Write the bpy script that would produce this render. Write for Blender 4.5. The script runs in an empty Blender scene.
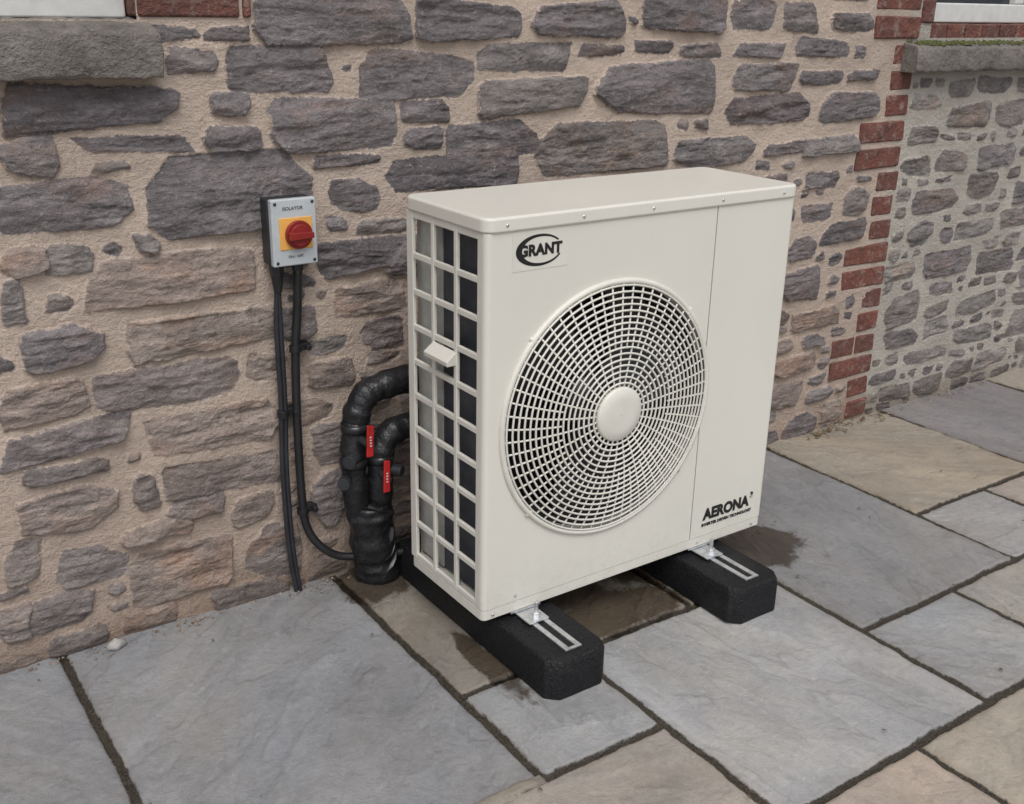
import bpy, bmesh, math, random
import numpy as np
from mathutils import Vector, Matrix
random.seed(7); rng=np.random.default_rng(7)
scene=bpy.context.scene
# ------------------------------------------------------------------ camera geometry (metres)
f,psi,p,roll,d=1069.6466,0.6141,0.3596,0.0201,2.4938; h=1.55
F=np.array([np.sin(psi)*np.cos(p),np.cos(psi)*np.cos(p),-np.sin(p)])
R=np.array([np.cos(psi),-np.sin(psi),0]); U=np.cross(R,F)
R2=R*np.cos(roll)+U*np.sin(roll); U2=-R*np.sin(roll)+U*np.cos(roll)
O=np.array([0,-d,h])
cam=bpy.data.cameras.new("camera"); camo=bpy.data.objects.new("camera",cam); scene.collection.objects.link(camo)
cam.sensor_width=36; cam.lens=36*f/1024; cam.clip_end=500; cam.clip_start=.05
M4=Matrix(((R2[0],U2[0],-F[0],O[0]),(R2[1],U2[1],-F[1],O[1]),(R2[2],U2[2],-F[2],O[2]),(0,0,0,1)))
camo.matrix_world=M4; scene.camera=camo
# rectification of the measured elevation (wall plane y=0): survey units -> metres
def rect(u,v):
    D=F+R2*(u-512)/f+U2*(402-v)/f
    t=d/D[1]; P=O+t*D
    return P[0],P[2]
# ------------------------------------------------------------------ materials
def new_mat(name):
    m=bpy.data.materials.new(name); m.use_nodes=True
    nt=m.node_tree; b=nt.nodes["Principled BSDF"]; return m,nt,b
def N(nt,t,**k):
    n=nt.nodes.new(t)
    for a,v in k.items(): setattr(n,a,v)
    return n
def noise(nt,scale,detail=4,rough=.55,vec=None,dist=0):
    n=N(nt,"ShaderNodeTexNoise"); n.inputs["Scale"].default_value=scale; n.inputs["Detail"].default_value=detail
    n.inputs["Roughness"].default_value=rough; n.inputs["Distortion"].default_value=dist
    if vec is not None: nt.links.new(vec,n.inputs["Vector"])
    return n.outputs["Fac"]
def mapr(nt,fac,a,b,c=0,dd=1,smooth=False):
    n=N(nt,"ShaderNodeMapRange"); n.clamp=True
    if smooth: n.interpolation_type='SMOOTHSTEP'
    nt.links.new(fac,n.inputs[0])
    for i,v in enumerate((a,b,c,dd)): n.inputs[i+1].default_value=v
    return n.outputs[0]
def mix(nt,fac,a,b,mode='MIX'):
    n=N(nt,"ShaderNodeMix",data_type='RGBA',blend_type=mode)
    def s(i,v):
        if isinstance(v,(int,float)): n.inputs[i].default_value=v
        elif isinstance(v,(tuple,list)): n.inputs[i].default_value=(*v,1) if len(v)==3 else v
        else: nt.links.new(v,n.inputs[i])
    s(0,fac); s(6,a); s(7,b); return n.outputs[2]
def math_(nt,op,a,b=None):
    n=N(nt,"ShaderNodeMath",operation=op)
    for i,v in enumerate((a,b)):
        if v is None: continue
        if isinstance(v,(int,float)): n.inputs[i].default_value=v
        else: nt.links.new(v,n.inputs[i])
    return n.outputs[0]
def coords(nt,scale=(1,1,1)):
    tc=N(nt,"ShaderNodeTexCoord"); mp=N(nt,"ShaderNodeMapping"); mp.inputs["Scale"].default_value=scale
    nt.links.new(tc.outputs["Object"],mp.inputs["Vector"]); return mp.outputs[0]
def bump(nt,b,hgt,dist,strength=1.0,prev=None):
    n=N(nt,"ShaderNodeBump"); n.inputs["Strength"].default_value=strength; n.inputs["Distance"].default_value=dist
    nt.links.new(hgt,n.inputs["Height"])
    if prev is not None: nt.links.new(prev,n.inputs["Normal"])
    nt.links.new(n.outputs[0],b.inputs["Normal"]); return n.outputs[0]
def simple(name,col,rough=.5,metal=0,var=.12,scale=30,bmp=0,bscale=200,spec=.5):
    m,nt,b=new_mat(name); v=coords(nt)
    n1=noise(nt,scale,3,.6,v)
    dark=tuple(c*(1-var) for c in col); lite=tuple(min(1,c*(1+var)) for c in col)
    nt.links.new(mix(nt,mapr(nt,n1,.3,.7),dark,lite),b.inputs["Base Color"])
    b.inputs["Roughness"].default_value=rough; b.inputs["Metallic"].default_value=metal
    b.inputs["Specular IOR Level"].default_value=spec
    if bmp: bump(nt,b,noise(nt,bscale,3,.6,v),bmp)
    return m
# painted steel, off-white with light grime low down and fly specks
def paint_mat(name,col):
    m,nt,b=new_mat(name); v=coords(nt)
    n1=noise(nt,3,3,.6,v); n5=noise(nt,38,4,.75,v)
    c=mix(nt,mapr(nt,n1,.3,.7),tuple(x*.96 for x in col),col)
    sx=N(nt,"ShaderNodeSeparateXYZ"); nt.links.new(v,sx.inputs[0])
    low=math_(nt,'MULTIPLY',mapr(nt,sx.outputs[2],.11,.30,1,0),mapr(nt,n5,.45,.65))
    c=mix(nt,math_(nt,'MULTIPLY',low,.16),c,(.33,.29,.22))
    c=mix(nt,mapr(nt,n5,.58,.74,0,.05),c,(.36,.33,.27))
    for sc,th,st in ((26,.09,.5),(11,.04,.65)):
        vo=N(nt,"ShaderNodeTexVoronoi"); vo.inputs["Scale"].default_value=sc; nt.links.new(v,vo.inputs["Vector"])
        sp=math_(nt,'LESS_THAN',vo.outputs["Distance"],mapr(nt,vo.outputs["Color"],.4,1.0,0,th))
        c=mix(nt,math_(nt,'MULTIPLY',sp,st),c,(.17,.14,.10))
    nt.links.new(c,b.inputs["Base Color"]); nt.links.new(mapr(nt,n5,.3,.7,.32,.44),b.inputs["Roughness"])
    return m
M_paint=paint_mat("off_white_painted_steel",(.695,.675,.605))
M_grille=simple("off_white_plastic",(.67,.65,.585),.4,var=.05,scale=12)
M_black=simple("black_insulation",(.012,.012,.014),.42,var=.5,scale=40,bmp=.006,bscale=38)
def rubber():
    m,nt,b=new_mat("recycled_rubber"); v=coords(nt)
    n=noise(nt,130,3,.7,v); n2=noise(nt,6,3,.6,v)
    c=mix(nt,mapr(nt,n,.35,.7),(.004,.004,.005),(.015,.016,.018))
    c=mix(nt,mapr(nt,n2,.58,.75,0,.2),c,(.07,.065,.055))
    nt.links.new(c,b.inputs["Base Color"]); b.inputs["Roughness"].default_value=.6; b.inputs["Specular IOR Level"].default_value=.3
    vo=N(nt,"ShaderNodeTexVoronoi"); vo.inputs["Scale"].default_value=190; nt.links.new(v,vo.inputs["Vector"])
    bump(nt,b,vo.outputs["Distance"],.003,.7); return m
M_rubber=rubber()
M_cable=simple("black_cable",(.014,.014,.016),.4,var=.3)
M_conduit=simple("dark_cable",(.022,.023,.028),.38,var=.3,scale=15)
M_dark=simple("dark_cavity",(.006,.006,.007),.7,var=.3)
M_fan=simple("fan_blade_plastic",(.030,.031,.034),.4,var=.3)
M_shroud=simple("shroud_plastic",(.04,.04,.04),.6,var=.3)
M_alu=simple("zinc_channel",(.66,.67,.68),.35,metal=.8,var=.2,scale=60)
M_red=simple("red_plastic",(.42,.016,.014),.4,var=.25)
M_redknob=simple("red_knob_plastic",(.24,.018,.015),.38,var=.15)
M_yellow=simple("orange_plate",(.78,.40,.09),.5,var=.06)
M_grey=simple("light_grey_plastic",(.47,.50,.515),.45,var=.06)
M_dgrey=simple("dark_grey_plastic",(.025,.027,.030),.5,var=.2)
M_tape=simple("black_tape",(.016,.016,.018),.28,var=.3)
M_ink=simple("black_print",(.010,.010,.010),.5,var=.1)
M_white=simple("white_frame_paint",(.62,.62,.60),.45,var=.08)
def fins():
    m,nt,b=new_mat("coil_fins"); v=coords(nt)
    w=N(nt,"ShaderNodeTexWave",bands_direction='Y'); w.inputs["Scale"].default_value=120; w.inputs["Distortion"].default_value=.4
    nt.links.new(v,w.inputs["Vector"])
    n=noise(nt,12,4,.6,v)
    c=mix(nt,w.outputs["Fac"],(.008,.010,.016),(.045,.052,.07))
    c=mix(nt,mapr(nt,n,.48,.75,0,.5),c,(.10,.10,.10))
    nt.links.new(c,b.inputs["Base Color"]); b.inputs["Roughness"].default_value=.5; return m
M_fins=fins()
def glass():
    m,nt,b=new_mat("window_glass"); v=coords(nt)
    nt.links.new(mix(nt,noise(nt,2,2,.5,v),(.02,.025,.03),(.05,.055,.06)),b.inputs["Base Color"]); b.inputs["Roughness"].default_value=.05; return m
M_glass=glass()
def brickm():
    m,nt,b=new_mat("weathered_red_brick"); v=coords(nt)
    n=noise(nt,7,4,.65,v); n2=noise(nt,45,4,.7,v)
    c=mix(nt,mapr(nt,n,.32,.68),(.12,.040,.030),(.235,.080,.054))
    c=mix(nt,mapr(nt,n2,.50,.66,0,.65),c,(.075,.040,.036))
    n4=noise(nt,26,4,.75,v)
    c=mix(nt,mapr(nt,n4,.53,.66,0,.7),c,(.34,.27,.235))
    g=N(nt,"ShaderNodeNewGeometry"); c=mix(nt,mapr(nt,g.outputs["Random Per Island"],0,1,.0,.65),c,(.10,.050,.042))
    nt.links.new(c,b.inputs["Base Color"]); b.inputs["Roughness"].default_value=.85
    bump(nt,b,math_(nt,'ADD',n2,n4),.012,1); return m
M_brick=brickm()
def sillm():
    m,nt,b=new_mat("weathered_concrete"); v=coords(nt); v2=coords(nt,(1,1,1.5))
    n2=noise(nt,60,4,.7,v); n3=noise(nt,16,5,.78,v2); n=noise(nt,7,4,.7,v)
    c=mix(nt,mapr(nt,n,.3,.7),(.13,.115,.103),(.25,.225,.20))
    c=mix(nt,mapr(nt,n3,.50,.66,0,.65),c,(.07,.063,.057))
    c=mix(nt,mapr(nt,n2,.58,.72,0,.5),c,(.36,.34,.29))
    nt.links.new(c,b.inputs["Base Color"]); b.inputs["Roughness"].default_value=.9
    bump(nt,b,math_(nt,'ADD',n2,n3),.012,1); return m
M_sill=sillm()
M_mossm=simple("moss",(.09,.10,.03),.95,var=.5,scale=60,bmp=.01,bscale=120)
# ------------------------------------------------------------------ mesh helper
class MB:
    def __init__(s): s.v=[]; s.f=[]; s.sm=[]
    def add(s,v,f,smooth=False):
        o=len(s.v); s.v+= [tuple(map(float,x)) for x in v]; s.f+=[tuple(i+o for i in q) for q in f]; s.sm+=[smooth]*len(f)
    def box(s,x0,x1,y0,y1,z0,z1,jit=0):
        v=[(x+random.uniform(-jit,jit),y,z+random.uniform(-jit,jit)) for z in (z0,z1) for y in (y0,y1) for x in (x0,x1)]
        s.add(v,[(0,2,3,1),(4,5,7,6),(0,1,5,4),(2,6,7,3),(0,4,6,2),(1,3,7,5)])
    def tube(s,pts,r,n=10,closed=False,caps=True,lump=0):
        P=np.array(pts,float); m=len(P)
        rr=np.full(m,r) if np.isscalar(r) else np.array(r)
        T=np.zeros_like(P)
        for i in range(m):
            a=P[(i-1)%m] if (closed or i>0) else P[i]; b=P[(i+1)%m] if (closed or i<m-1) else P[i]
            t=b-a; T[i]=t/(np.linalg.norm(t)+1e-12)
        ref=np.array([0,0,1.]) if abs(T[0][2])<.8 else np.array([1.,0,0])
        nrm=np.cross(T[0],ref); nrm/=np.linalg.norm(nrm)
        V=[]
        for i in range(m):
            nrm=nrm-T[i]*(nrm@T[i]); nrm/=np.linalg.norm(nrm); bb=np.cross(T[i],nrm)
            for k in range(n):
                a=2*math.pi*k/n; l=1+lump*(math.sin(3*a+i*.35)+.6*math.sin(5*a-i*.6))
                V.append(P[i]+rr[i]*l*(math.cos(a)*nrm+math.sin(a)*bb))
        Fc=[]
        for i in range(m if closed else m-1):
            for k in range(n):
                Fc.append((i*n+k,i*n+(k+1)%n,((i+1)%m)*n+(k+1)%n,((i+1)%m)*n+k))
        if not closed and caps:
            Fc.append(tuple(range(n))[::-1]); Fc.append(tuple((m-1)*n+k for k in range(n)))
        s.add(V,Fc,True)
    def extrude(s,poly,z0,z1,axis=2,inset=0):
        n=len(poly); c=np.mean(np.array(poly),0); V=[]
        def mk(a,b,w):
            return (a,b,w) if axis==2 else ((a,w,b) if axis==1 else (w,a,b))
        for a,b in poly: V.append(mk(a,b,z0))
        for a,b in poly:
            q=np.array([a,b]); dd=c-q; q=q+np.sign(dd)*np.minimum(abs(dd),inset); V.append(mk(q[0],q[1],z1))
        Fc=[(i,(i+1)%n,n+(i+1)%n,n+i) for i in range(n)]+[tuple(range(n))[::-1],tuple(range(n,2*n))]
        s.add(V,Fc)
    def obj(s,name,mat,parent=None,bevel=0,seg=2,smooth=None):
        me=bpy.data.meshes.new(name); me.from_pydata(s.v,[],s.f)
        bm=bmesh.new(); bm.from_mesh(me); bmesh.ops.recalc_face_normals(bm,faces=bm.faces); bm.to_mesh(me); bm.free()
        me.polygons.foreach_set("use_smooth",[bool(x) or bevel>0 for x in s.sm] if smooth is None else [smooth]*len(s.sm))
        me.materials.append(mat); o=bpy.data.objects.new(name,me); scene.collection.objects.link(o)
        if bevel:
            b=o.modifiers.new("bevel","BEVEL"); b.width=bevel; b.segments=seg; b.limit_method='ANGLE'; b.angle_limit=math.radians(35); b.harden_normals=True
        if parent is not None: o.parent=parent
        return o
def empty(name,loc=(0,0,0)):
    e=bpy.data.objects.new(name,None); scene.collection.objects.link(e); e.empty_display_size=.1; return e
# ------------------------------------------------------------------ numpy noise
def vnoise(X,Y,sx,sy,seed):
    r=np.random.default_rng(seed); L=r.random((257,257))
    a=X/sx+1000.3; b=Y/sy+1000.7
    i=np.floor(a).astype(int); j=np.floor(b).astype(int); fa=a-i; fb=b-j
    fa=fa*fa*(3-2*fa); fb=fb*fb*(3-2*fb)
    i%=256; j%=256
    return (L[i,j]*(1-fa)*(1-fb)+L[i+1,j]*fa*(1-fb)+L[i,j+1]*(1-fa)*fb+L[i+1,j+1]*fa*fb)*2-1
def fbm(X,Y,sx,sy,seed,o=4,g=.5):
    t=0;a=1;n=0
    for k in range(o):
        t=t+a*vnoise(X,Y,sx/2**k,sy/2**k,seed+k*13); n+=a; a*=g
    return t/n
# ------------------------------------------------------------------ stones: measured + filler
ST=[ # centre u,v, width, height  of the stones read off the elevation
(95,105,188,44),(175,33,52,14),(225,33,52,16),(190,62,54,26),(335,22,152,50),(275,70,114,42),(418,78,112,52),(468,22,104,42),(580,21,90,40),(685,16,82,36),
(752,16,50,34),(800,17,36,34),(853,20,44,22),(330,123,124,48),(230,138,60,32),(228,104,48,24),(135,144,112,18),(28,157,60,42),(108,166,46,12),(65,208,146,56),(236,195,160,78),
(350,159,66,12),(420,140,44,22),(358,193,50,32),(455,172,128,38),(495,137,92,36),(536,94,106,40),(525,58,90,26),(424,112,44,20),(600,50,48,12),(660,88,118,52),(602,150,126,54),(715,151,80,34),
(768,112,86,30),(764,78,62,28),(700,50,40,16),(760,50,50,18),(822,50,54,22),(822,76,44,16),(862,76,32,14),(850,105,60,28),(787,148,48,14),(832,146,54,24),(650,48,40,12),
(28,262,54,28),(65,262,60,34),(114,248,24,18),(147,243,22,20),(176,278,168,58),(10,300,28,44),(60,303,26,16),(66,343,94,44),(204,332,152,44),(296,324,50,30),(366,255,90,36),(372,298,64,30),(386,224,54,16),
(385,334,50,30),(384,355,30,12),(40,402,92,42),(168,386,150,42),(266,366,44,26),(330,374,50,26),(65,441,132,36),(214,429,128,40),(310,410,50,26),(70,472,92,18),(225,474,120,32),(66,512,112,46),(142,492,30,42),(195,506,70,20),(250,508,50,26),(160,530,80,16),
(22,560,46,42),(95,562,80,36),(186,570,100,56),(272,548,58,56),(60,610,80,36),(150,620,60,22),(245,595,76,24),(15,625,36,44),(325,500,40,60),(330,440,42,40),(400,470,60,60),(430,400,60,60),(450,250,120,40)]
stones=[]
for (u,v,w,hh) in ST:
    x,z=rect(u,v); xa,_=rect(u-w/2,v); xb,_=rect(u+w/2,v); _,za=rect(u,v+hh/2); _,zb=rect(u,v-hh/2)
    stones.append([x,z,(xb-xa)*1.0+.006,zb-za+.006])
QX1=3.50
courses=[0,0,1,1,0,0,1,1,0,0,0,1,1,0,0,0,1,1,0,0,0,1,1,0]
bricks=[]
for k,l in enumerate(courses):
    bricks.append((3.25 if l else 3.378,QX1,.0+.09*k+.009,.09*k+.081))
WX0,WX1,WZ0,WZ1=-1.5,6.2,-.03,2.5
cell=.01; nx=int((WX1-WX0)/cell); nz=int((WZ1-WZ0)/cell)
occ=np.zeros((nz,nx),bool)
def mark(x0,x1,z0,z1):
    occ[max(0,int((z0-WZ0)/cell)):max(0,int(math.ceil((z1-WZ0)/cell))),max(0,int((x0-WX0)/cell)):int(math.ceil((x1-WX0)/cell))]=True
for s in stones: mark(s[0]-s[2]/2,s[0]+s[2]/2,s[1]-s[3]/2,s[1]+s[3]/2)
for b in bricks: mark(*b)
WL=(-.6,.74,1.495,2.3)
WR=(3.58,4.9,1.45,2.3)
mark(-.8,1.02,1.49,2.4); mark(-.75,.79,1.36,1.5); mark(3.42,5.0,1.32,2.35); mark(3.24,3.5,1.3,2.4)
gap=.0145
for (w,hh,cnt) in [(.34,.11,40),(.27,.09,70),(.22,.12,50),(.20,.075,100),(.15,.09,100),(.15,.06,120),(.11,.07,160),(.10,.045,220),(.07,.05,240),(.055,.035,220),(.10,.026,170),(.04,.026,100)]:
    for _ in range(cnt):
        w2=w*random.uniform(.88,1.15); h2=hh*random.uniform(.88,1.15)
        cw=int(round((w2+2*gap*.8)/cell)); ch=int(round((h2+2*gap*.7)/cell))
        S=np.zeros((nz+1,nx+1),int); S[1:,1:]=occ.cumsum(0).cumsum(1)
        A=S[ch:,cw:]-S[:-ch,cw:]-S[ch:,:-cw]+S[:-ch,:-cw]
        okk=np.argwhere(A==0)
        if len(okk)==0: break
        k=okk[rng.integers(min(len(okk),max(1,len(okk)//3+1)))] if random.random()<.5 else okk[rng.integers(len(okk))]
        x0=WX0+k[1]*cell+gap*.8; z0=WZ0+k[0]*cell+gap*.7
        stones.append([x0+w2/2,z0+h2/2,w2,h2]); mark(x0,x0+w2,z0,z0+h2)
ax=np.concatenate([np.arange(-1.5,.25,.02),np.arange(.25,1.9,.003),np.arange(1.9,4.4,.0045),np.arange(4.4,6.21,.02)])
az=np.concatenate([np.arange(-.03,1.62,.003),np.arange(1.62,2.5,.015)])
Zg,Xg=np.meshgrid(az,ax,indexing='ij')
Wx=Xg+.008*fbm(Xg,Zg,.06,.06,11,5,.7); Wz=Zg+.0070*fbm(Xg,Zg,.07,.05,57,5,.7)
sd=np.full(Xg.shape,-.05)
mort=.006*fbm(Xg,Zg,.12,.1,5,5,.6)
hs=np.zeros(Xg.shape); col=np.zeros(Xg.shape+(3,)); col[:]=(.2,.18,.18)
rough=fbm(Xg,Zg,.10,.020,101,5,.68)
chunk=fbm(Xg+.01*fbm(Xg,Zg,.05,.05,3,2),Zg,.045,.03,131,4,.6)
ter=fbm(Xg,Zg,.16,.035,171,3,.5)*4; tf=ter-np.floor(ter); ter=(np.floor(ter)+np.clip(tf*5-4,0,1))*.0030
pal_u=[(.192,.172,.174),(.215,.195,.192),(.170,.152,.156),(.235,.212,.203),(.185,.160,.160),(.205,.184,.186)]
pal_l=[(.265,.218,.196),(.305,.248,.218),(.235,.20,.185),(.32,.268,.235),(.225,.197,.190)]
pal_r=[(.20,.184,.180),(.24,.222,.207),(.18,.163,.163),(.22,.197,.183),(.26,.238,.224)]
for (cx,cz,w,hh) in stones:
    m=.02
    i0,i1=np.searchsorted(az,[cz-hh/2-m,cz+hh/2+m]); j0,j1=np.searchsorted(ax,[cx-w/2-m,cx+w/2+m])
    if i1-i0<2 or j1-j0<2: continue
    X=Wx[i0:i1,j0:j1]-cx; Z=Wz[i0:i1,j0:j1]-cz
    jt=lambda a: a*random.uniform(-.6,.9)
    jz=min(.22*hh,.02); jx=min(.18*w,.03)
    C=[(-w/2+jt(jx),-hh/2+jt(jz)),(w/2-jt(jx),-hh/2+jt(jz)),(w/2-jt(jx),hh/2-jt(jz)),(-w/2+jt(jx),hh/2-jt(jz))]
    P=[]
    for k in range(4):
        c=np.array(C[k]); a=np.array(C[k-1]); b=np.array(C[(k+1)%4])
        la=np.linalg.norm(a-c); lb=np.linalg.norm(b-c)
        cu=random.uniform(.04,.36)*min(w,hh)
        P.append(c+(a-c)/la*min(cu*random.uniform(.4,1.8),la*.4)); P.append(c+(b-c)/lb*min(cu*random.uniform(.4,2.4),lb*.4))
    s=np.full(X.shape,1.)
    for k in range(len(P)):
        a=P[k]; b=P[(k+1)%len(P)]; e=b-a; L=np.linalg.norm(e)
        if L<1e-6: continue
        s=np.minimum(s,(e[0]*(Z-a[1])-e[1]*(X-a[0]))/L)
    pr=random.uniform(.005,.019)*(.6 if hh<.05 else 1)
    if cx>3.45: pr*=.6
    ta=random.uniform(-.03,.03); tb=random.uniform(-.12,.06)
    rg=rough[i0:i1,j0:j1]
    H=pr+ta*X+tb*Z+.0062*rg+.0042*chunk[i0:i1,j0:j1]+ter[i0:i1,j0:j1]*random.uniform(.4,1.2)
    for _ in range(3):
        an=random.uniform(0,6.28); H=np.minimum(H,pr+.006+ (np.cos(an)*X/ w+np.sin(an)*Z/hh)*-.030+.0045*rg+.003*chunk[i0:i1,j0:j1])
    if cx>3.45: pal=pal_r
    else:
        lw=np.clip((1.05-cz)/.6,0,1)*np.clip((2.2-cx)/1,0.25,1)
        pal=pal_l if random.random()<lw else pal_u
    c=np.array(random.choice(pal))*random.uniform(.88,1.12)
    S=sd[i0:i1,j0:j1]; mk=s>S
    S[mk]=s[mk]; hs[i0:i1,j0:j1][mk]=H[mk]; col[i0:i1,j0:j1][mk]=c
ew=.0055+.005*fbm(Xg,Zg,.05,.05,301,3)
t=np.clip((sd+.001)/np.maximum(ew,.002),0,1); t=t*t*(3-2*t)
hgt=mort*(1-t)+(hs)*t
hgt=np.where(sd>0,np.maximum(hgt,mort*.6-.004),mort)
big=fbm(Xg,Zg,.12,.04,811,5,.6)[...,None]; mid=chunk[...,None]
col=col*(1+.46*big+.26*mid)
# brownish iron bloom here and there
irn=np.clip(fbm(Xg,Zg,.16,.07,911,5,.62)*2-.2,0,1)[...,None]
col=col*(1+irn*np.array([.16,-.02,-.14]))
bl_=np.clip(fbm(Xg,Zg,.22,.07,861,6,.68)*2.2-.15,0,1)*np.clip((1.1-Zg)/.6,0.12,1)*np.clip((2.6-Xg)/1.2,.1,1)
col=col+(np.array([.43,.375,.33])-col)*(bl_*.45)[...,None]
base=np.array([.555,.452,.378]); wet=np.array([.43,.335,.275]); rc=np.array([.47,.435,.385])
kk=np.clip((.80-Zg)/.8,0,1)*.85+.3*fbm(Xg,Zg,.6,.4,9,4)
kk=np.clip(kk,0,1)[...,None]
mc=base*(1-kk)+wet*kk
mr=np.clip((Xg-3.40)/.12,0,1)[...,None]; mc=mc*(1-mr)+rc*mr
mc=mc*(1+.24*fbm(Xg,Zg,.2,.15,831,6,.65)[...,None])
dmp=np.clip((.10+.06*fbm(Xg,Zg,.3,.2,877,4)-Zg)/.12,0,1)[...,None]*.45
col=col*(1-dmp*np.array([.8,.9,1.])); mc=mc*(1-dmp*np.array([.8,.9,1.]))
mc=np.clip(mc,.02,.8); col=np.clip(col,.02,.6)
def field(name,X,Y,Z,attrs,mat,hole=None):
    nz_,nx_=X.shape; V=np.stack([X,Y,Z],-1).reshape(-1,3).astype(np.float32)
    idx=np.arange(nz_*nx_).reshape(nz_,nx_)
    q=np.stack([idx[:-1,:-1],idx[:-1,1:],idx[1:,1:],idx[1:,:-1]],-1)
    keep=np.ones(q.shape[:2],bool)
    if hole is not None: keep=~hole
    q=q[keep]
    me=bpy.data.meshes.new(name); me.vertices.add(len(V)); me.vertices.foreach_set("co",V.ravel())
    me.loops.add(q.size); me.loops.foreach_set("vertex_index",q.ravel().astype(np.int32))
    me.polygons.add(len(q)); me.polygons.foreach_set("loop_start",np.arange(0,q.size,4,dtype=np.int32))
    me.polygons.foreach_set("use_smooth",np.ones(len(q),bool))
    me.update(calc_edges=True)
    for n,(k,a) in attrs.items():
        if k=='c':
            at=me.attributes.new(n,'FLOAT_COLOR','POINT'); aa=np.ones((len(V),4),np.float32); aa[:,:3]=a.reshape(-1,3); at.data.foreach_set("color",aa.ravel())
        else:
            at=me.attributes.new(n,'FLOAT','POINT'); at.data.foreach_set("value",a.reshape(-1).astype(np.float32))
    me.materials.append(mat); o=bpy.data.objects.new(name,me); scene.collection.objects.link(o); return o
def attr(nt,n):
    a=N(nt,"ShaderNodeAttribute"); a.attribute_name=n; return a
def wallmat():
    m,nt,b=new_mat("rubble_stone_and_lime_mortar"); v=coords(nt); vs=coords(nt,(1,1,2.8))
    e=attr(nt,"edge").outputs["Fac"]; sc=attr(nt,"scol").outputs["Color"]; mcx=attr(nt,"mcol").outputs["Color"]
    n1=noise(nt,70,4,.75,v)
    e2=math_(nt,'ADD',e,math_(nt,'MULTIPLY',math_(nt,'SUBTRACT',n1,.50),.022))
    mask=mapr(nt,e2,0,.0028)
    bb=noise(nt,26,4,.78,vs,.5); ms=noise(nt,300,2,.7,v)
    s=mix(nt,mapr(nt,bb,.5,.70,0,.6),sc,mix(nt,1.,sc,(1.75,1.70,1.64),'MULTIPLY'))
    s=mix(nt,mapr(nt,bb,.44,.30,0,.72),s,mix(nt,1.,sc,(.30,.28,.28),'MULTIPLY'))
    s=mix(nt,mapr(nt,n1,.57,.72,0,.6),s,mix(nt,.5,(.47,.435,.40),mcx))
    s=mix(nt,mapr(nt,n1,.41,.30,0,.5),s,mix(nt,1.,sc,(.35,.33,.33),'MULTIPLY'))
    s=mix(nt,mapr(nt,ms,.3,.7,.0,.32),s,mix(nt,1.,sc,(.52,.52,.52),'MULTIPLY'))
    mo=mix(nt,mapr(nt,ms,.35,.7,.0,.32),mcx,mix(nt,1.,mcx,(.50,.47,.44),'MULTIPLY'))
    mo=mix(nt,mapr(nt,n1,.54,.72,0,.36),mo,mix(nt,1.,mcx,(.55,.52,.50),'MULTIPLY'))
    c=mix(nt,mask,mo,s)
    nt.links.new(c,b.inputs["Base Color"]); b.inputs["Roughness"].default_value=.92; b.inputs["Specular IOR Level"].default_value=.2
    hcomb=math_(nt,'ADD',math_(nt,'MULTIPLY',n1,1.0),math_(nt,'ADD',math_(nt,'MULTIPLY',ms,.22),math_(nt,'MULTIPLY',bb,.5)))
    bump(nt,b,hcomb,.012,.9)
    return m
M_wall=wallmat()
xc=(ax[:-1]+ax[1:])/2; zc=(az[:-1]+az[1:])/2
ZC,XC=np.meshgrid(zc,xc,indexing='ij')
hole=((XC>WL[0])&(XC<WL[1])&(ZC>WL[2])&(ZC<WL[3]))|((XC>WR[0])&(XC<WR[1])&(ZC>WR[2])&(ZC<WR[3]))
house=empty("stone_house")
wall=field("stonework",Xg,-hgt,Zg,{"edge":('f',sd),"scol":('c',col),"mcol":('c',mc)},M_wall,hole)
wall.parent=house
qb=MB()
for (x0,x1,z0,z1) in bricks:
    j=random.uniform(-.006,.006); yy=-.005+random.uniform(-.003,.003)
    if x1-x0>.2 and random.random()<.25:
        qb.box(x0+j,x0+.125,yy,.05,z0,z1,.004); qb.box(x0+.135,x1,yy-.001,.05,z0,z1,.004)
    else: qb.box(x0+j,x1+j,yy,.05,z0,z1,.004)
k=0; z=1.50
while z<2.35:
    off=.0 if k%2 else .11
    qb.box(.742,.742+.12+off,-.008,.09,z,z+.08,.001); qb.box(.742+.13+off,1.0,-.010,.05,z,z+.08,.002)
    qb.box(3.508,3.578,-.008,.09,z,z+.08,.001)
    z+=.09;k+=1
qb.obj("brick_quoins",M_brick,house,.007,2)
for nm,(x0,x1,z0,z1) in (("left",WL),("right",(WR[0],WR[1],1.50,WR[3]))):
    wf=MB(); y=.075
    wf.box(x0-.02,x1+.0,y,y+.06,z0,z0+.07); wf.box(x0,x0+.06,y+.001,y+.06,z0+.07,z1); wf.box(x1-.06,x1-.001,y+.001,y+.06,z0+.07,z1); wf.box(x0+.06,x1-.06,y,y+.06,z1-.07,z1)
    xm=(x0+x1)/2; wf.box(xm-.03,xm+.03,y+.002,y+.06,z0+.07,z1-.07)
    wf.obj("window_frame",M_white,house,.006)
    g=MB(); g.box(x0+.03,x1-.03,y+.03,y+.036,z0+.03,z1-.03); g.obj("window_glass",M_glass,house)
    rv=MB(); rv.box(x0-.06,x0,-.0,.2,z0,z1); rv.box(x0-.06,x1+.06,0.0,.2,z1,z1+.05); rv.obj("window_reveal",M_brick,house)
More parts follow.
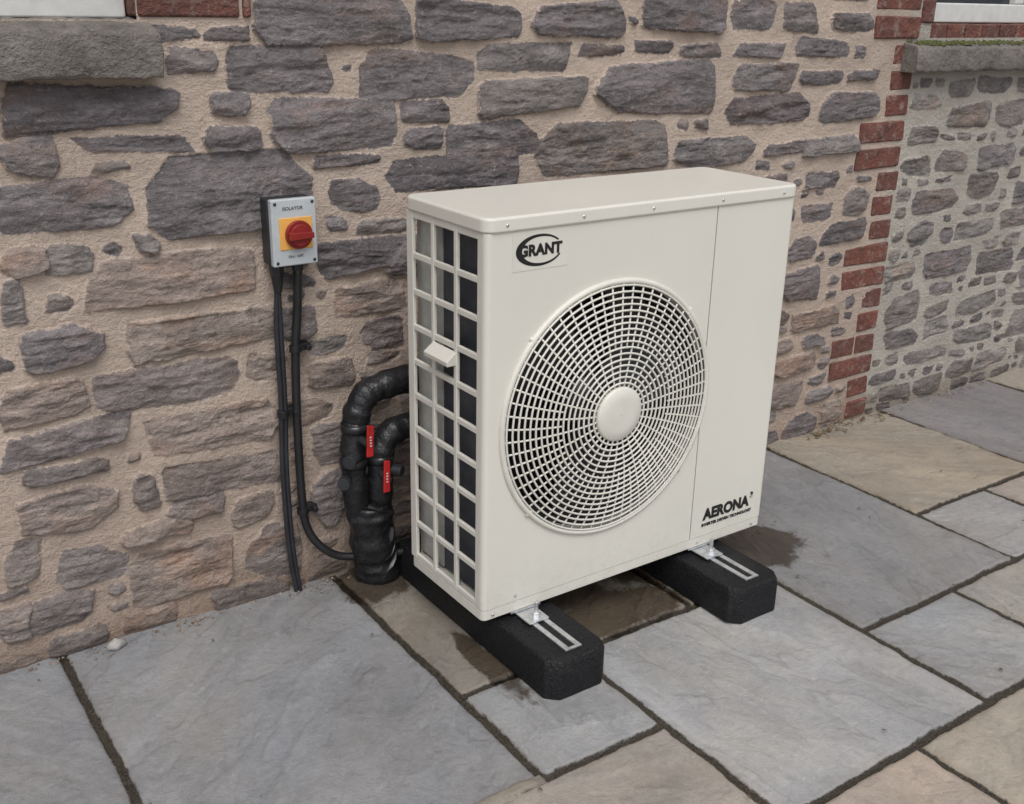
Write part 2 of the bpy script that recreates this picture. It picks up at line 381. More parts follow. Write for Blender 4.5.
def sill(x0,x1,zb,zt,yb):
    nxs=70; me=MB()
    prof=[(.10,zb),(-.062,zb),(-.067,zb+.01),(-.067,(zb+zt)/2),(-.066,zt-.012),(-.058,zt-.002),(.0,zt+.012),(.10,zt+.02)]
    V=[];Fc=[]
    xs=np.linspace(x0,x1,nxs)
    for i,x in enumerate(xs):
        for j,(yy,zz) in enumerate(prof):
            V.append((x+(random.uniform(-.004,.004) if i in(0,nxs-1) else 0),yy+random.uniform(-.003,.003),zz+random.uniform(-.003,.003)))
    n=len(prof)
    for i in range(nxs-1):
        for j in range(n): Fc.append((i*n+j,i*n+(j+1)%n,(i+1)*n+(j+1)%n,(i+1)*n+j))
    Fc.append(tuple(range(n))); Fc.append(tuple((nxs-1)*n+j for j in range(n)))
    me.add(V,Fc); return me.obj("window_sill",M_sill,house,.004)
sill(-.7,.768,1.377,1.478,0); sill(3.43,4.95,1.335,1.425,0)
rb=MB()
x=3.585
while x<4.88:
    rb.box(x,x+.105,.012,.10,1.436,1.498,.002); x+=.112
rb.obj("brick_sub_sill",M_brick,house,.005)
mo=MB()
for _ in range(420):
    x=3.45+abs(random.gauss(0,.5))
    if x>4.8: continue
    y=random.uniform(-.055,.015); r=random.uniform(.003,.010); zz=1.425+.2*(y+.06)
    a=[(x+r*math.cos(t)*random.uniform(.7,1.3),y+r*math.sin(t)*random.uniform(.7,1.3),zz) for t in np.linspace(0,5.5,7)]
    mo.add(a+[(x,y,zz+r*.8)],[(i,(i+1)%7,7) for i in range(7)])
mo.obj("moss",M_mossm,house)
# ------------------------------------------------------------------ patio
k_=1.27
G1=(.222,.217,.22);G2=(.245,.241,.24);T1=(.26,.225,.18);T2=(.25,.22,.185)
SL=[(-.35,.40,-1.02,.0,(.195,.196,.202)),(.40,1.14,-1.025,.0,(.214,.214,.219)),(1.14,1.89,-.69,.0,(.22,.20,.172)),(1.89,2.19,-.69,.0,(.17,.152,.13)),(1.14,1.48,-1.03,-.69,(.250,.251,.252)),
(1.48,2.19,-1.40,-.69,(.268,.267,.268)),(2.19,2.91,-1.03,.0,(.196,.193,.193)),(2.91,3.61,-.68,.0,(.25,.217,.175)),(3.61,4.35,-.68,.0,(.19,.177,.174)),(2.91,3.28,-1.03,-.68,(.255,.251,.249)),
(3.28,3.90,-1.03,-.68,(.26,.228,.202)),(2.19,2.58,-1.40,-1.03,(.245,.244,.243)),(2.58,3.3,-1.75,-1.03,(.265,.248,.222)),(.80,1.48,-1.75,-1.03,(.285,.258,.228)),(1.48,1.90,-2.1,-1.40,(.325,.278,.238)),(1.90,2.58,-2.1,-1.40,(.30,.266,.222)),
(.40,.80,-1.75,-1.025,G1),(-.35,.40,-1.75,-1.02,G2)]
PX0,PX1,PY0,PY1=-1.5,6.2,-4.0,0.0
c5=.05; gx=int((PX1-PX0)/c5)+1; gy=int((PY1-PY0)/c5); oc=np.zeros((gx,gy),bool)
for s in SL: oc[max(0,int(round((s[0]-PX0)/c5))):int(round((s[1]-PX0)/c5)),max(0,int(round((s[2]-PY0)/c5))):int(round((s[3]-PY0)/c5))]=True
for j in range(gy-1,-1,-1):
    for i in range(gx):
        if oc[i,j]: continue
        w=0
        wm=random.choice([6,11,14])
        while i+w<gx and w<wm and not oc[i+w,j]: w+=1
        hm=random.choice([7,11,14]); hh=0
        while j-hh>=0 and hh<hm and not oc[i:i+w,j-hh].any(): hh+=1
        oc[i:i+w,j-hh+1:j+1]=True
        SL.append((PX0+i*c5,PX0+(i+w)*c5,PY0+(j-hh+1)*c5,PY0+(j+1)*c5,random.choice([G1,G2,T1,T2,G1])))
px=np.concatenate([np.arange(-1.5,0,.02),np.arange(0,3.0,.0045),np.arange(3.0,4.6,.006),np.arange(4.6,6.2,.03)])
py=np.concatenate([np.arange(-4,-2.0,.02),np.arange(-2.0,-1.2,.005),np.arange(-1.2,.0651,.0045)])
Yp,Xp=np.meshgrid(py,px,indexing='ij')
wx=Xp+.007*fbm(Xp,Yp,.10,.10,401,5,.7); wy=Yp+.007*fbm(Xp,Yp,.10,.10,451,5,.7)
ps=np.full(Xp.shape,-.02); pc=np.zeros(Xp.shape+(3,)); ph=np.zeros(Xp.shape)
riv2=fbm(Xp,Yp,.10,.16,551,5,.6)
for n_,(x0,x1,y0,y1,c) in enumerate(SL):
    if y1==0: y1=.08
    jg=.0078
    i0,i1=np.searchsorted(py,[y0-.02,y1+.02]); j0,j1=np.searchsorted(px,[x0-.02,x1+.02])
    if i1-i0<2 or j1-j0<2: continue
    X=wx[i0:i1,j0:j1];Y=wy[i0:i1,j0:j1]
    s=np.minimum(np.minimum(X-x0,x1-X),np.minimum(Y-y0,y1-Y))-jg-random.uniform(0,.002)
    rot=random.uniform(0,3.14); Xr=X*math.cos(rot)+Y*math.sin(rot)+n_*3.1; Yr=-X*math.sin(rot)+Y*math.cos(rot)-n_*1.7
    L=fbm(Xr,Yr,.50,.16,601,5,.58)*3.4; fl=np.floor(L); fr=L-fl; ramp=np.clip(fr*5-4,0,1); st=(fl+ramp)*.0022
    edge_=np.exp(-((fr-.90)/.07)**2)
    H=random.uniform(-.002,.002)+(X-x0)*random.uniform(-.004,.004)+st+.0016*riv2[i0:i1,j0:j1]+.0030*fbm(Xr,Yr,.30,.07,651,4,.55)
    tone=1+.03*((fl%2)*2-1)+.30*fbm(Xr,Yr,.5,.24,641,7,.62)-.16*edge_*np.clip(.5+fbm(Xr,Yr,.1,.1,661,3),0,1)
    warm=fbm(Xr+9,Yr,.35,.18,681,5,.6)
    cc=np.array(c)*k_*tone[...,None]*(1+warm[...,None]*np.array([.07,.02,-.05]))
    S=ps[i0:i1,j0:j1]; mk=s>S; S[mk]=s[mk]; ph[i0:i1,j0:j1][mk]=H[mk]; pc[i0:i1,j0:j1][mk]=cc[mk]
pc=np.clip(pc,.02,.6)
t=np.clip(ps/.005,0,1); t=t*t*(3-2*t)
jn=-.009+.003*fbm(Xp,Yp,.03,.03,701,4)
pz=jn*(1-t)+ph*t
def patiomat():
    m,nt,b=new_mat("riven_sandstone_paving"); v=coords(nt)
    e=attr(nt,"edge").outputs["Fac"]; sc=attr(nt,"scol").outputs["Color"]; wt=attr(nt,"wet").outputs["Fac"]
    c3=noise(nt,48,5,.80,v); bb=noise(nt,9,5,.72,v,.6); c4=noise(nt,260,2,.7,v)
    e2=math_(nt,'ADD',e,math_(nt,'MULTIPLY',math_(nt,'SUBTRACT',c3,.5),.012))
    mask=mapr(nt,e2,0,.003)
    s=mix(nt,mapr(nt,bb,.48,.75,0,.5),sc,mix(nt,1.,sc,(1.20,1.18,1.14),'MULTIPLY'))
    s=mix(nt,mapr(nt,bb,.50,.28,0,.5),s,mix(nt,1.,sc,(.70,.70,.71),'MULTIPLY'))
    s=mix(nt,mapr(nt,c3,.50,.72,0,.45),s,mix(nt,1.,sc,(.64,.62,.60),'MULTIPLY'))
    s=mix(nt,mapr(nt,c3,.46,.32,0,.35),s,mix(nt,1.,sc,(1.35,1.33,1.30),'MULTIPLY'))
    s=mix(nt,mapr(nt,c4,.35,.65,0,.28),s,mix(nt,1.,sc,(.62,.62,.62),'MULTIPLY'))
    s=mix(nt,mapr(nt,e2,.022,.0,0,.35),s,mix(nt,1.,sc,(.6,.56,.5),'MULTIPLY'))
    j=mix(nt,mapr(nt,c4,.38,.68),(.012,.010,.008),(.085,.068,.050))
    j=mix(nt,mapr(nt,bb,.54,.66,0,.4),j,(.05,.055,.025))
    c=mix(nt,mask,j,s)
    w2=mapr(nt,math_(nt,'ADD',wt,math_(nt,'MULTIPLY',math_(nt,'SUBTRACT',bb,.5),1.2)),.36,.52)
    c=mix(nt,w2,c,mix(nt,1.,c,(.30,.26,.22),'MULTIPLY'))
    nt.links.new(c,b.inputs["Base Color"])
    nt.links.new(mapr(nt,w2,0,1,.60,.33),b.inputs["Roughness"]); b.inputs["Specular IOR Level"].default_value=.4
    bump(nt,b,math_(nt,'ADD',math_(nt,'MULTIPLY',bb,1.5),math_(nt,'ADD',math_(nt,'MULTIPLY',c3,.65),math_(nt,'MULTIPLY',c4,.12))),.006,.85)
    return m
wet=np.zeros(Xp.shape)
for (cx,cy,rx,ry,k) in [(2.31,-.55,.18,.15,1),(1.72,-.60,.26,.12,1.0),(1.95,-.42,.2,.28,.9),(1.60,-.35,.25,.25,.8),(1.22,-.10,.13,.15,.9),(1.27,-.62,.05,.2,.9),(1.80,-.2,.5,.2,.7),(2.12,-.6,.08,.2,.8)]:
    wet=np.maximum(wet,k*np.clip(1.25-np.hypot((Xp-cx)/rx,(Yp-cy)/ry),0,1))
patio=field("patio_paving",Xp,Yp,pz,{"edge":('f',ps),"scol":('c',pc),"wet":('f',wet)},patiomat())
def groundmat():
    m,nt,b=new_mat("gravelly_ground"); v=coords(nt)
    c=mix(nt,noise(nt,40,4,.7,v),(.12,.11,.095),(.28,.25,.21)); nt.links.new(c,b.inputs["Base Color"]); b.inputs["Roughness"].default_value=.9
    bump(nt,b,noise(nt,80,3,.7,v),.01); return m
gm=MB(); gm.add([(-60,-60,-.035),(60,-60,-.035),(60,60,-.035),(-60,60,-.035)],[(0,1,2,3)]); gm.obj("ground",groundmat())
hb=MB(); hb.box(-1.5,6.2,.22,5,-.03,2.5); hb.box(-7,-1.5,-.005,5,-.03,2.5); hb.box(6.2,10,-.005,5,-.03,2.5); hb.box(-7,10,.0,5,2.5,5.2)
hb.obj("house_body",simple("lime_render",(.48,.38,.31),.95,var=.2,scale=8,bmp=.01,bscale=60),house)
rf=MB(); rf.add([(-7.3,-.35,5.1),(10.3,-.35,5.1),(10.3,2.5,7),(-7.3,2.5,7),(10.3,5.4,5.1),(-7.3,5.4,5.1)],[(0,1,2,3),(3,2,4,5)]); rf.obj("slate_roof",simple("slate",(.06,.06,.07),.6),house)
# ------------------------------------------------------------------ heat pump
hp=empty("air_source_heat_pump")
X0,X1,YF,YB,ZB,ZT=1.254,2.231,-.608,-.260,.119,1.1135
LZ=ZT-.034
fc=(1.627,.603); FR=.322; seam=1.945
fp=MB()
xa,xb,za,zb=X0+.014,seam-.0015,ZB+.03,LZ
angs=sorted(list(np.linspace(0,2*math.pi,120,endpoint=False))+[math.atan2(z-fc[1],x-fc[0])%(2*math.pi) for x in (xa,xb) for z in (za,zb)])
V=[];n=len(angs)
for a in angs: V.append((fc[0]+FR*math.cos(a),YF,fc[1]+FR*math.sin(a)))
for a in angs:
    ca,sa=math.cos(a),math.sin(a)
    tx=((xb-fc[0])/ca if ca>1e-9 else ((xa-fc[0])/ca if ca<-1e-9 else 1e9)); tz=((zb-fc[1])/sa if sa>1e-9 else ((za-fc[1])/sa if sa<-1e-9 else 1e9))
    t=min(tx,tz); V.append((fc[0]+t*ca,YF,fc[1]+t*sa))
for a in angs: V.append((fc[0]+(FR-.006)*math.cos(a),YF+.02,fc[1]+(FR-.006)*math.sin(a)))
fp.add(V,[(i,(i+1)%n,n+(i+1)%n,n+i) for i in range(n)]+[(i,2*n+i,2*n+(i+1)%n,(i+1)%n) for i in range(n)])
fp.obj("front_panel",M_paint,hp,smooth=False)
sp=MB(); sp.box(seam+.0015,X1-.014,YF,YF+.012,ZB+.03,LZ); sp.obj("service_panel",M_paint,hp)
sb=MB(); sb.box(seam-.01,seam+.01,YF+.004,YF+.02,ZB+.03,LZ); sb.obj("panel_joint",M_dgrey,hp)
cp=MB()
def corner(cx,cy,r,a0,a1):
    A=np.linspace(a0,a1,9); V=[(cx+r*math.cos(a),cy+r*math.sin(a),z) for z in (ZB+.03,LZ) for a in A]
    cp.add(V,[(i,i+1,9+i+1,9+i) for i in range(8)],True)
corner(X0+.014,YF+.014,.014,math.pi,1.5*math.pi); corner(X1-.014,YF+.014,.014,1.5*math.pi,2*math.pi)
cp.obj("corner_posts",M_paint,hp)
rp=MB(); rp.box(X1-.01,X1,YF+.014,YB,ZB+.03,LZ); rp.box(X0+.03,X1-.01,YB-.004,YB,ZB+.03,LZ); rp.obj("side_and_back_panels",M_paint,hp)
def rrect(x0,x1,y0,y1,r,n=7):
    P=[]
    for cx,cy,a in ((x1-r,y1-r,0),(x0+r,y1-r,90),(x0+r,y0+r,180),(x1-r,y0+r,270)):
        for k in range(n): t=math.radians(a+90*k/(n-1)); P.append((cx+r*math.cos(t),cy+r*math.sin(t)))
    return P
bp=MB(); bp.extrude(rrect(X0+.001,X1-.001,YF+.001,YB,.014),ZB,ZB+.0285); bp.obj("base_pan",M_paint,hp,.002)
ld=MB(); ld.extrude(rrect(X0-.005,X1+.005,YF-.006,YB+.004,.028,10),LZ-.001,ZT); ld.obj("top_cover",M_paint,hp,.007,4)
sc_=MB()
for x in (X0+.05,X0+.26,X0+.47,X0+.7,X0+.92):
    sc_.tube([(x,YF-.0055,ZT-.018),(x,YF-.008,ZT-.018)],.0035,10)
for (x,z) in ((X0+.03,ZB+.014),(X1-.04,ZB+.014),(seam+.03,ZB+.014),(1.35,.165)): sc_.tube([(x,YF-.0005,z),(x,YF-.003,z)],.0035,10)
sc_.obj("screws",M_alu,hp)
sg=MB(); t0,t1=X0,X0+.010
cols=[(-.373,-.289),(-.474,-.386),(-.572,-.488)]
zr0,zr1,nr=.165,1.062,10; pitch=(zr1-zr0)/nr; bar=.015
for y0,y1 in [(-.289,YB),(-.386,-.373),(-.488,-.474),(YF+.014,-.572)]:
    sg.box(t0,t1,min(y0,y1),max(y0,y1),ZB+.03,LZ)
for y0,y1 in cols:
    sg.box(t0+.0005,t1,y0,y1,ZB+.03,zr0); sg.box(t0+.0005,t1,y0,y1,zr1,LZ)
    for k in range(1,nr): z=zr0+k*pitch; sg.box(t0+.0005,t1,y0,y1,z-bar/2,z+bar/2)
sg.obj("side_guard_grille",M_grille,hp,.0025,2)
co=MB(); co.box(X0+.032,X0+.06,YF+.03,-.378,ZB+.04,LZ-.01); co.obj("coil_fins",M_fins,hp)
co=MB(); co.box(X0+.028,X0+.032,-.379,YB-.004,ZB+.04,LZ-.01); co.obj("coil_end_plate",simple("galvanised_plate",(.42,.42,.39),.45,metal=.15,var=.15),hp)
hd=MB(); hd.extrude([(X0-.026,.760),(X0+.002,.782),(X0+.002,.748),(X0-.024,.748)],-.485,-.380,axis=1)
hd.obj("lift_handle",M_grille,hp,.002)
bk=MB(); bk.box(X0+.075,seam-.003,-.40,-.28,ZB+.04,LZ-.02); bk.obj("black_backing_box",M_dark,hp)  # black backing box; its colour stands in for the dark behind the fan
sh=MB(); A=np.linspace(0,2*math.pi,80,endpoint=False); V=[]
prof=[(FR-.003,YF+.012),(FR-.015,YF+.05),(FR-.02,YF+.12)]
for r_,y_ in prof: V+=[(fc[0]+r_*math.cos(a),y_,fc[1]+r_*math.sin(a)) for a in A]
sh.add(V,[(k*80+i,k*80+(i+1)%80,(k+1)*80+(i+1)%80,(k+1)*80+i) for k in range(2) for i in range(80)],True); sh.obj("fan_shroud",M_shroud,hp)
fb=MB(); fb.tube([(fc[0],YF+.06,fc[1]),(fc[0],YF+.15,fc[1])],.075,32)
for b_ in range(3):
    V=[];nr_,na=8,14
    for i in range(nr_):
        r_=.07+(.295-.07)*i/(nr_-1); wd=math.radians(58+18*i/(nr_-1)); st=math.radians(120*b_+95+28*i/(nr_-1))
        for j in range(na):
            a=st+wd*j/(na-1); V.append((fc[0]+r_*math.cos(a),YF+.045+.085*j/(na-1)+.01*math.sin(j/(na-1)*3.1),fc[1]+r_*math.sin(a)))
    fb.add(V,[(i*na+j,i*na+j+1,(i+1)*na+j+1,(i+1)*na+j) for i in range(nr_-1) for j in range(na-1)],True)
fb.obj("fan_blades",M_fan,hp)
# wire guard: concentric rings carried on radial spokes
gr=MB(); R_=FR+.004
def bulge(r_): return .004+.030*(1-min(1,(r_/R_))**2.6)
for k in range(17):
    r_=.080+(.317-.080)*k/16; gr.tube([(fc[0]+r_*math.cos(a),YF-bulge(r_)-.002,fc[1]+r_*math.sin(a)) for a in np.linspace(0,2*math.pi,96,endpoint=False)],.0027,6,True)
gr.tube([(fc[0]+R_*math.cos(a),YF-.002,fc[1]+R_*math.sin(a)) for a in np.linspace(0,2*math.pi,120,endpoint=False)],.0075,8,True)
ns=60
for k in range(ns):
    r0=.06 if k%2==0 else .165; th=2*math.pi*(k+.5)/ns
    rs=np.linspace(r0,R_-.002,10 if k%2==0 else 7)
    tw=lambda r_: th+.10*(1-r_/R_)
    gr.tube([(fc[0]+r_*math.cos(tw(r_)),YF-bulge(r_)+.0005,fc[1]+r_*math.sin(tw(r_))) for r_ in rs],.0025,6)
for a in (42,138,222,318):
    a=math.radians(a); c_,s_=math.cos(a),math.sin(a)
    gr.tube([(fc[0]+(R_-.01)*c_,YF-.004,fc[1]+(R_-.01)*s_),(fc[0]+(R_+.010)*c_,YF-.001,fc[1]+(R_+.010)*s_)],.006,10)
gr.obj("fan_guard",M_grille,hp)
hbm=MB(); V=[]
prof=[(.070,-.028),(.070,-.038),(.066,-.042),(.042,-.044),(.001,-.045)]
for r_,y_ in prof: V+=[(fc[0]+r_*math.cos(a),YF+y_,fc[1]+r_*math.sin(a)) for a in np.linspace(0,2*math.pi,48,endpoint=False)]
hbm.add(V,[(k*48+i,k*48+(i+1)%48,(k+1)*48+(i+1)%48,(k+1)*48+i) for k in range(4) for i in range(48)],True); hbm.obj("fan_guard_hub",M_grille,hp)
def text(name,body,loc,size,mat,parent,off=.0,sx=1,shear=0,rot=(math.pi/2,0,0)):
    c=bpy.data.curves.new(name,'FONT'); c.body=body; c.size=size; c.align_x='CENTER'; c.align_y='CENTER'; c.extrude=.0004; c.offset=off; c.shear=shear; c.space_character=1.04
    c.materials.append(mat); o=bpy.data.objects.new(name,c); scene.collection.objects.link(o); o.location=loc; o.rotation_euler=rot; o.scale=(sx,1,1)
    o.parent=parent; return o
text("badge_text","GRANT",(1.398,YF-.0016,1.031),.034,M_ink,hp,.0017,1.0)
bd=MB(); nA=72; V=[]
for a in np.linspace(math.radians(32),math.radians(338),nA):
    w_=.004+.009*max(0,math.sin((a-math.radians(32))/math.radians(306)*math.pi))**1.2
    V+= [(1.395+(.064)*math.cos(a),YF-.0014,1.031+(.036)*math.sin(a)),(1.395+(.064-w_*1.3)*math.cos(a),YF-.0014,1.031+(.036-w_*.7)*math.sin(a))]
bd.add(V,[(2*i,2*i+1,2*i+3,2*i+2) for i in range(nA-1)]); bd.obj("badge_ring",M_ink,hp)
bl=MB(); bl.box(1.322,1.476,YF-.0009,YF+.001,.988,1.074); bl.obj("badge_plate",M_grille,hp)
text("model_lettering","AERONA",(2.080,YF-.001,.212),.045,M_ink,hp,.0024,.95)
text("model_superscript","3",(2.180,YF-.001,.228),.024,M_ink,hp,.0012)
text("model_strapline","INVERTER DRIVEN TECHNOLOGY",(2.085,YF-.001,.181),.0125,M_ink,hp,.0006)
lg=MB()
for x in (1.385,1.99):
    for y in (-.655,-.30):
        lg.box(x-.030,x+.030,y-.012,y+.07,.1075,.112)
        if y<-.5:
            lg.tube([(x+.006,y+.012,.095),(x+.006,y+.012,.152)],.006,10); lg.tube([(x+.006,y+.012,.113),(x+.006,y+.012,.124)],.0125,6); lg.tube([(x+.006,y+.012,.111),(x+.006,y+.012,.114)],.019,16)
    lg.box(x-.045,x+.045,YF+.0,YB-.03,.113,ZB-.0005)
lg.obj("mounting_feet",M_alu,hp,.001)
for x0,x1 in ((1.297,1.482),(1.905,2.092)):
    e=empty("rubber_support_block"); r=MB(); yb,yf=-.09,-.835; c=.030
    pl=[(x0,yb),(x0,yf+c),(x0+c,yf),(x1-c,yf),(x1,yf+c),(x1,yb)]
    n=len(pl); V=[(a,b,-.002) for a,b in pl]
    xm=(x0+x1)/2
    V+=[(a,b,.080) for a,b in pl]+[(xm+(a-xm)*.92,b+(.008 if b<-.5 else 0),.101) for a,b in pl]
    r.add(V,[(k*n+i,k*n+(i+1)%n,(k+1)*n+(i+1)%n,(k+1)*n+i) for k in range(2) for i in range(n)]+[tuple(range(2*n,3*n)),tuple(range(n))[::-1]])
    r.obj("rubber_body",M_rubber,e,.006,2)
    ch=MB(); w=.024
    ch.box(xm-w,xm-.010,-.80,-.14,.1015,.1065); ch.box(xm+.010,xm+w,-.80,-.14,.1015,.1065); ch.box(xm-.010,xm+.010,-.80,-.792,.1015,.1065); ch.box(xm-.010,xm+.010,-.66,-.14,.1015,.1065)
    ch.obj("steel_channel",M_alu,e,.001)
    sl=MB(); sl.box(xm-.010,xm+.010,-.792,-.66,.1012,.1018); sl.obj("channel_slot",M_dark,e)
# ------------------------------------------------------------------ pipes
def smooth_path(P,n=10):
    P=[np.array(q,float) for q in P]; P=[2*P[0]-P[1]]+P+[2*P[-1]-P[-2]]; out=[]
    for i in range(1,len(P)-2):
        for k in range(n):
            t=k/n; a,b,c,dd=P[i-1:i+3]
            out.append(.5*((2*b)+(-a+c)*t+(2*a-5*b+4*c-dd)*t*t+(-a+3*b-3*c+dd)*t**3))
    out.append(P[-2]); return out
pp=empty("insulated_pipework")
pm=MB()
def lag(P,r,wob=.05,lump=.012):
    q=smooth_path(P,12); ph_=random.uniform(0,6); rr=[r*(1+wob*math.sin(i*.41+ph_)+.5*wob*math.sin(i*.93)) for i in range(len(q))]; pm.tube(q,rr,20,lump=lump)
lag([(1.42,-.11,.592),(1.34,-.11,.590),(1.255,-.11,.584),(1.208,-.11,.567),(1.184,-.11,.53),(1.176,-.11,.49)],.037)
lag([(1.176,-.11,.50),(1.168,-.11,.44),(1.166,-.11,.36),(1.176,-.10,.26),(1.202,-.09,.18),(1.228,-.075,.08),(1.235,-.07,-.01)],.035)
lag([(1.42,-.12,.470),(1.34,-.12,.462),(1.275,-.12,.448),(1.244,-.12,.405),(1.239,-.12,.33),(1.240,-.11,.24),(1.25,-.09,.12),(1.26,-.07,-.01)],.036)
lag([(1.216,-.095,.25),(1.220,-.092,.20),(1.230,-.085,.12),(1.243,-.078,.05),(1.248,-.075,-.02)],.062,.05,.035)
pm.obj("pipe_lagging",M_black,pp)
tp=MB()
q=smooth_path([(1.216,-.095,.235),(1.222,-.092,.18),(1.232,-.085,.11),(1.245,-.077,.03)],16)
for i0 in (2,11,21,31,40):
    seg=q[i0:i0+5]; sg_=[s_+np.array([0,0,.004*j]) for j,s_ in enumerate(seg)]
    tp.tube(sg_,[.0645,.0665,.067,.0665,.0645],20,lump=.03)
for (x,y,z,r) in ((1.174,-.11,.485,.040),(1.166,-.11,.385,.039),(1.240,-.12,.385,.039)):
    tp.tube([(x,y,z-.011),(x,y,z),(x,y,z+.011)],[r-.001,r,r-.001],18)
tp.tube([(1.323,-.11,.589),(1.347,-.11,.590)],.0395,18)
tp.obj("insulation_tape",M_tape,pp)
jn_=MB()
jn_.tube([(1.160,-.13,.41),(1.130,-.155,.405)],.019,12); jn_.tube([(1.130,-.13,.345),(1.115,-.15,.345)],.017,12); jn_.tube([(1.266,-.14,.35),(1.284,-.165,.35)],.016,12)
jn_.tube([(1.172,-.13,.46),(1.176,-.18,.46)],.011,10); jn_.tube([(1.229,-.145,.35),(1.226,-.19,.35)],.011,10)
jn_.obj("valve_bodies",M_dgrey,pp,.001)
lv=MB()
lv.extrude([(1.166,.425),(1.186,.425),(1.190,.510),(1.170,.515)],-.190,-.183,axis=1)
lv.extrude([(1.209,.315),(1.229,.315),(1.231,.405),(1.213,.408)],-.197,-.190,axis=1)
lv.obj("valve_levers",M_red,pp,.003)
lt=MB()
for (x,z,y) in ((1.178,.455,-.1905),(1.220,.345,-.1975)):
    for k in range(4): lt.box(x-.0025,x+.0025,y,y+.0006,z+k*.008,z+k*.008+.0035)
lt.obj("lever_print",M_white,pp)
# ------------------------------------------------------------------ isolator + cables
iso=empty("isolator_switch"); dx=-.009
ib=MB(); ib.box(.998+dx,1.116+dx,-.052,-.008,.928,1.090); ib.obj("enclosure_base",M_dgrey,iso,.004)
ic=MB(); ic.box(1.0+dx,1.117+dx,-.072,-.0525,.927,1.091); ic.obj("enclosure_cover",M_grey,iso,.004,3)
ip=MB(); ip.box(1.018+dx,1.104+dx,-.0745,-.0715,.968,1.046); ip.obj("switch_plate",M_yellow,iso,.002)
kn=MB(); kx,kz=1.066+dx,1.004
kn.tube([(kx,-.0735,kz),(kx,-.084,kz)],.035,32); kn.obj("rotary_base",M_redknob,iso,.002)
kn=MB(); kn.extrude([(kx-.031,kz-.010),(kx+.031,kz-.007),(kx+.031,kz+.007),(kx-.031,kz+.010)],-.102,-.084,axis=1); kn.tube([(kx,-.084,kz),(kx,-.092,kz)],.027,24); kn.obj("rotary_handle",M_redknob,iso,.002)
text("label_text","ISOLATOR",(1.055+dx,-.0726,1.068),.011,M_ink,iso,0); text("label_text","ON / OFF",(1.058+dx,-.0726,.950),.009,M_ink,iso,0)
sc2=MB()
for x in (1.01,1.107):
    for z in (.937,1.081): sc2.tube([(x+dx,-.072,z),(x+dx,-.0735,z)],.004,10)
sc2.obj("cover_screws",M_dgrey,iso)
gl=MB()
gl.tube([(1.012,-.035,.928),(1.012,-.035,.90)],.018,6); gl.tube([(1.012,-.035,.90),(1.012,-.035,.855)],[.016,.010],12)
gl.tube([(1.068,-.035,.928),(1.068,-.035,.905)],.014,6)
gl.obj("cable_glands",M_cable,iso,.001)
ca=MB()
for o_ in (0,.011):
    ca.tube(smooth_path([(1.010+o_*.3,-.035,.87),(1.004+o_,-.030,.75),(1.005+o_,-.028,.56),(.998+o_,-.03,.40),(.998+o_,-.03,.275),(1.003+o_,-.03,.12),(1.017+o_,-.03,-.01)],10),.0068,10)
ca.obj("armoured_cable",M_conduit,iso)
ca=MB(); ca.tube(smooth_path([(1.068,-.035,.91),(1.063,-.03,.80),(1.052,-.03,.69),(1.046,-.03,.50),(1.048,-.03,.26),(1.060,-.035,.175),(1.092,-.05,.12),(1.14,-.06,.085),(1.21,-.08,.075),(1.3,-.12,.08),(1.38,-.2,.13)],10),.0115,12)
ca.obj("supply_cable",M_cable,iso)
cl=MB()
for (x,z) in ((1.052,.70),(1.048,.238),(1.008,.53)):
    cl.tube([(x,-.03,z-.009),(x,-.03,z+.009)],.016,14); cl.box(x+.01,x+.043,-.03,-.0,z-.009,z+.009)
    cl.tube([(x+.033,-.03,z),(x+.033,-.045,z)],.008,8)
cl.obj("cable_cleats",M_cable,iso,.001)
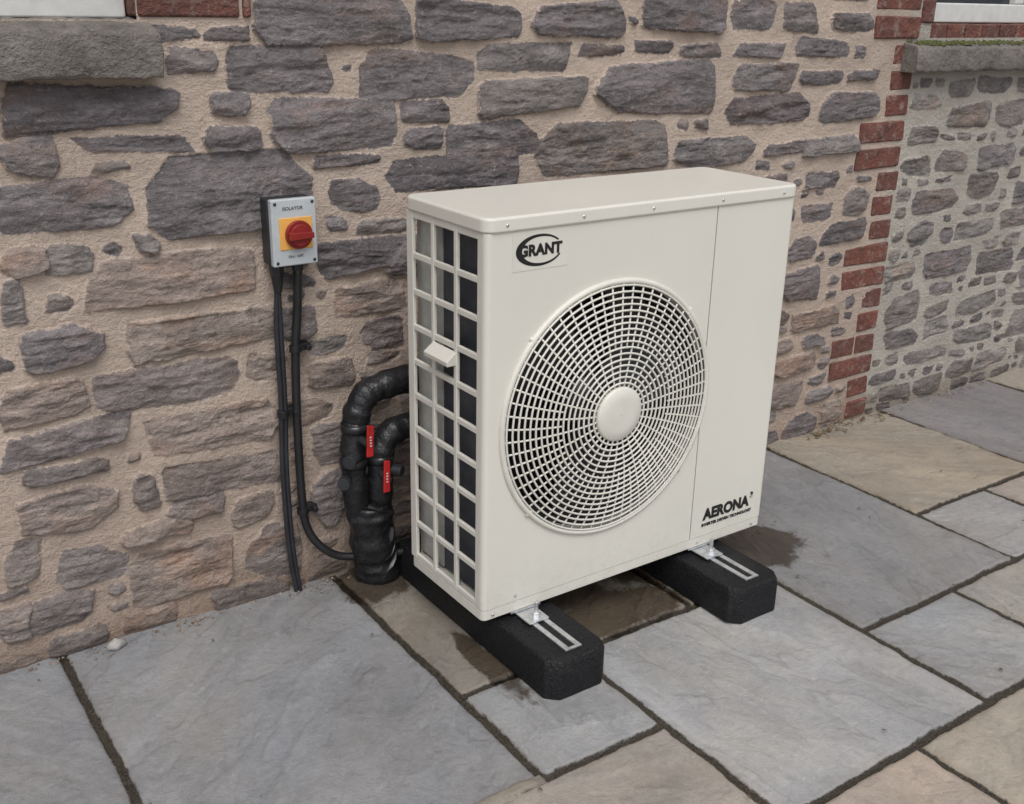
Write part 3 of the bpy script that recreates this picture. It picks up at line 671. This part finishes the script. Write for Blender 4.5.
# ------------------------------------------------------------------ debris
db=MB()
for _ in range(620):
    x=random.uniform(.3,4.3); y=-abs(random.gauss(0,.028))-.012; r=random.uniform(.0015,.005)*(1.6 if random.random()<.05 else 1)
    q=[(x+r*math.cos(a)*random.uniform(.7,1.3),y+r*math.sin(a)*random.uniform(.7,1.3),.0+r*random.uniform(-.2,.3)) for a in np.linspace(0,5.3,6)]
    db.add(q+[(x,y,r*1.1)],[(i,(i+1)%6,6) for i in range(6)])
db.obj("gravel_debris",simple("mortar_crumbs",(.22,.17,.13),.9,var=.6,scale=90))
wp=MB()
x,y=.52,-.045; wp.tube([(x-.02,y,.008),(x,y-.004,.014),(x+.024,y,.008)],[.008,.017,.006],8); wp.obj("pebble",simple("pale_pebble",(.40,.38,.36),.8,var=.2,scale=60,bmp=.004))
lf=MB()
for _ in range(80):
    if random.random()<.4: x=random.uniform(3.1,3.6); y=random.uniform(-.09,-.01)
    else: x=random.uniform(.4,4.2); y=random.uniform(-1.6,-.05)
    r=random.uniform(.0018,.005)*(1.8 if x>3 and y>-.1 else 1); a0=random.uniform(0,6.28); zt=.006
    c_,s_=math.cos(a0),math.sin(a0)
    P=[(r*2,0,.001),(r*.6,r*.8,.003),(-r*.8,r*.6,.001),(-r*1.6,0,.003),(-r*.7,-r*.7,.001),(r*.7,-r*.7,.004)]
    lf.add([(x+a*c_-b*s_,y+a*s_+b*c_,zt+z) for a,b,z in P],[(0,1,2,3,4,5)])
lf.obj("fallen_leaves",simple("dead_leaf",(.13,.085,.04),.8,var=.5,scale=20))
# ------------------------------------------------------------------ light
el,az_=math.radians(58),math.radians(205)
w=bpy.data.worlds.new("World"); scene.world=w; w.use_nodes=True; nt=w.node_tree
sky=N(nt,"ShaderNodeTexSky",sky_type='NISHITA'); sky.sun_disc=False; sky.sun_elevation=el; sky.sun_rotation=az_; sky.dust_density=3; sky.air_density=1
hsv=N(nt,"ShaderNodeHueSaturation"); hsv.inputs["Saturation"].default_value=.32
nt.links.new(sky.outputs[0],hsv.inputs["Color"]); nt.links.new(hsv.outputs[0],nt.nodes["Background"].inputs[0]); nt.nodes["Background"].inputs[1].default_value=.15
sl=bpy.data.lights.new("sun",'SUN'); sl.energy=1.4; sl.angle=math.radians(35); sl.color=(1,.985,.965)
so=bpy.data.objects.new("sun",sl); scene.collection.objects.link(so)
D=Vector((math.sin(az_)*math.cos(el),math.cos(az_)*math.cos(el),math.sin(el)))
so.rotation_euler=D.to_track_quat('Z','Y').to_euler()
scene.view_settings.view_transform='Standard'; scene.view_settings.look='None'; scene.view_settings.exposure=0
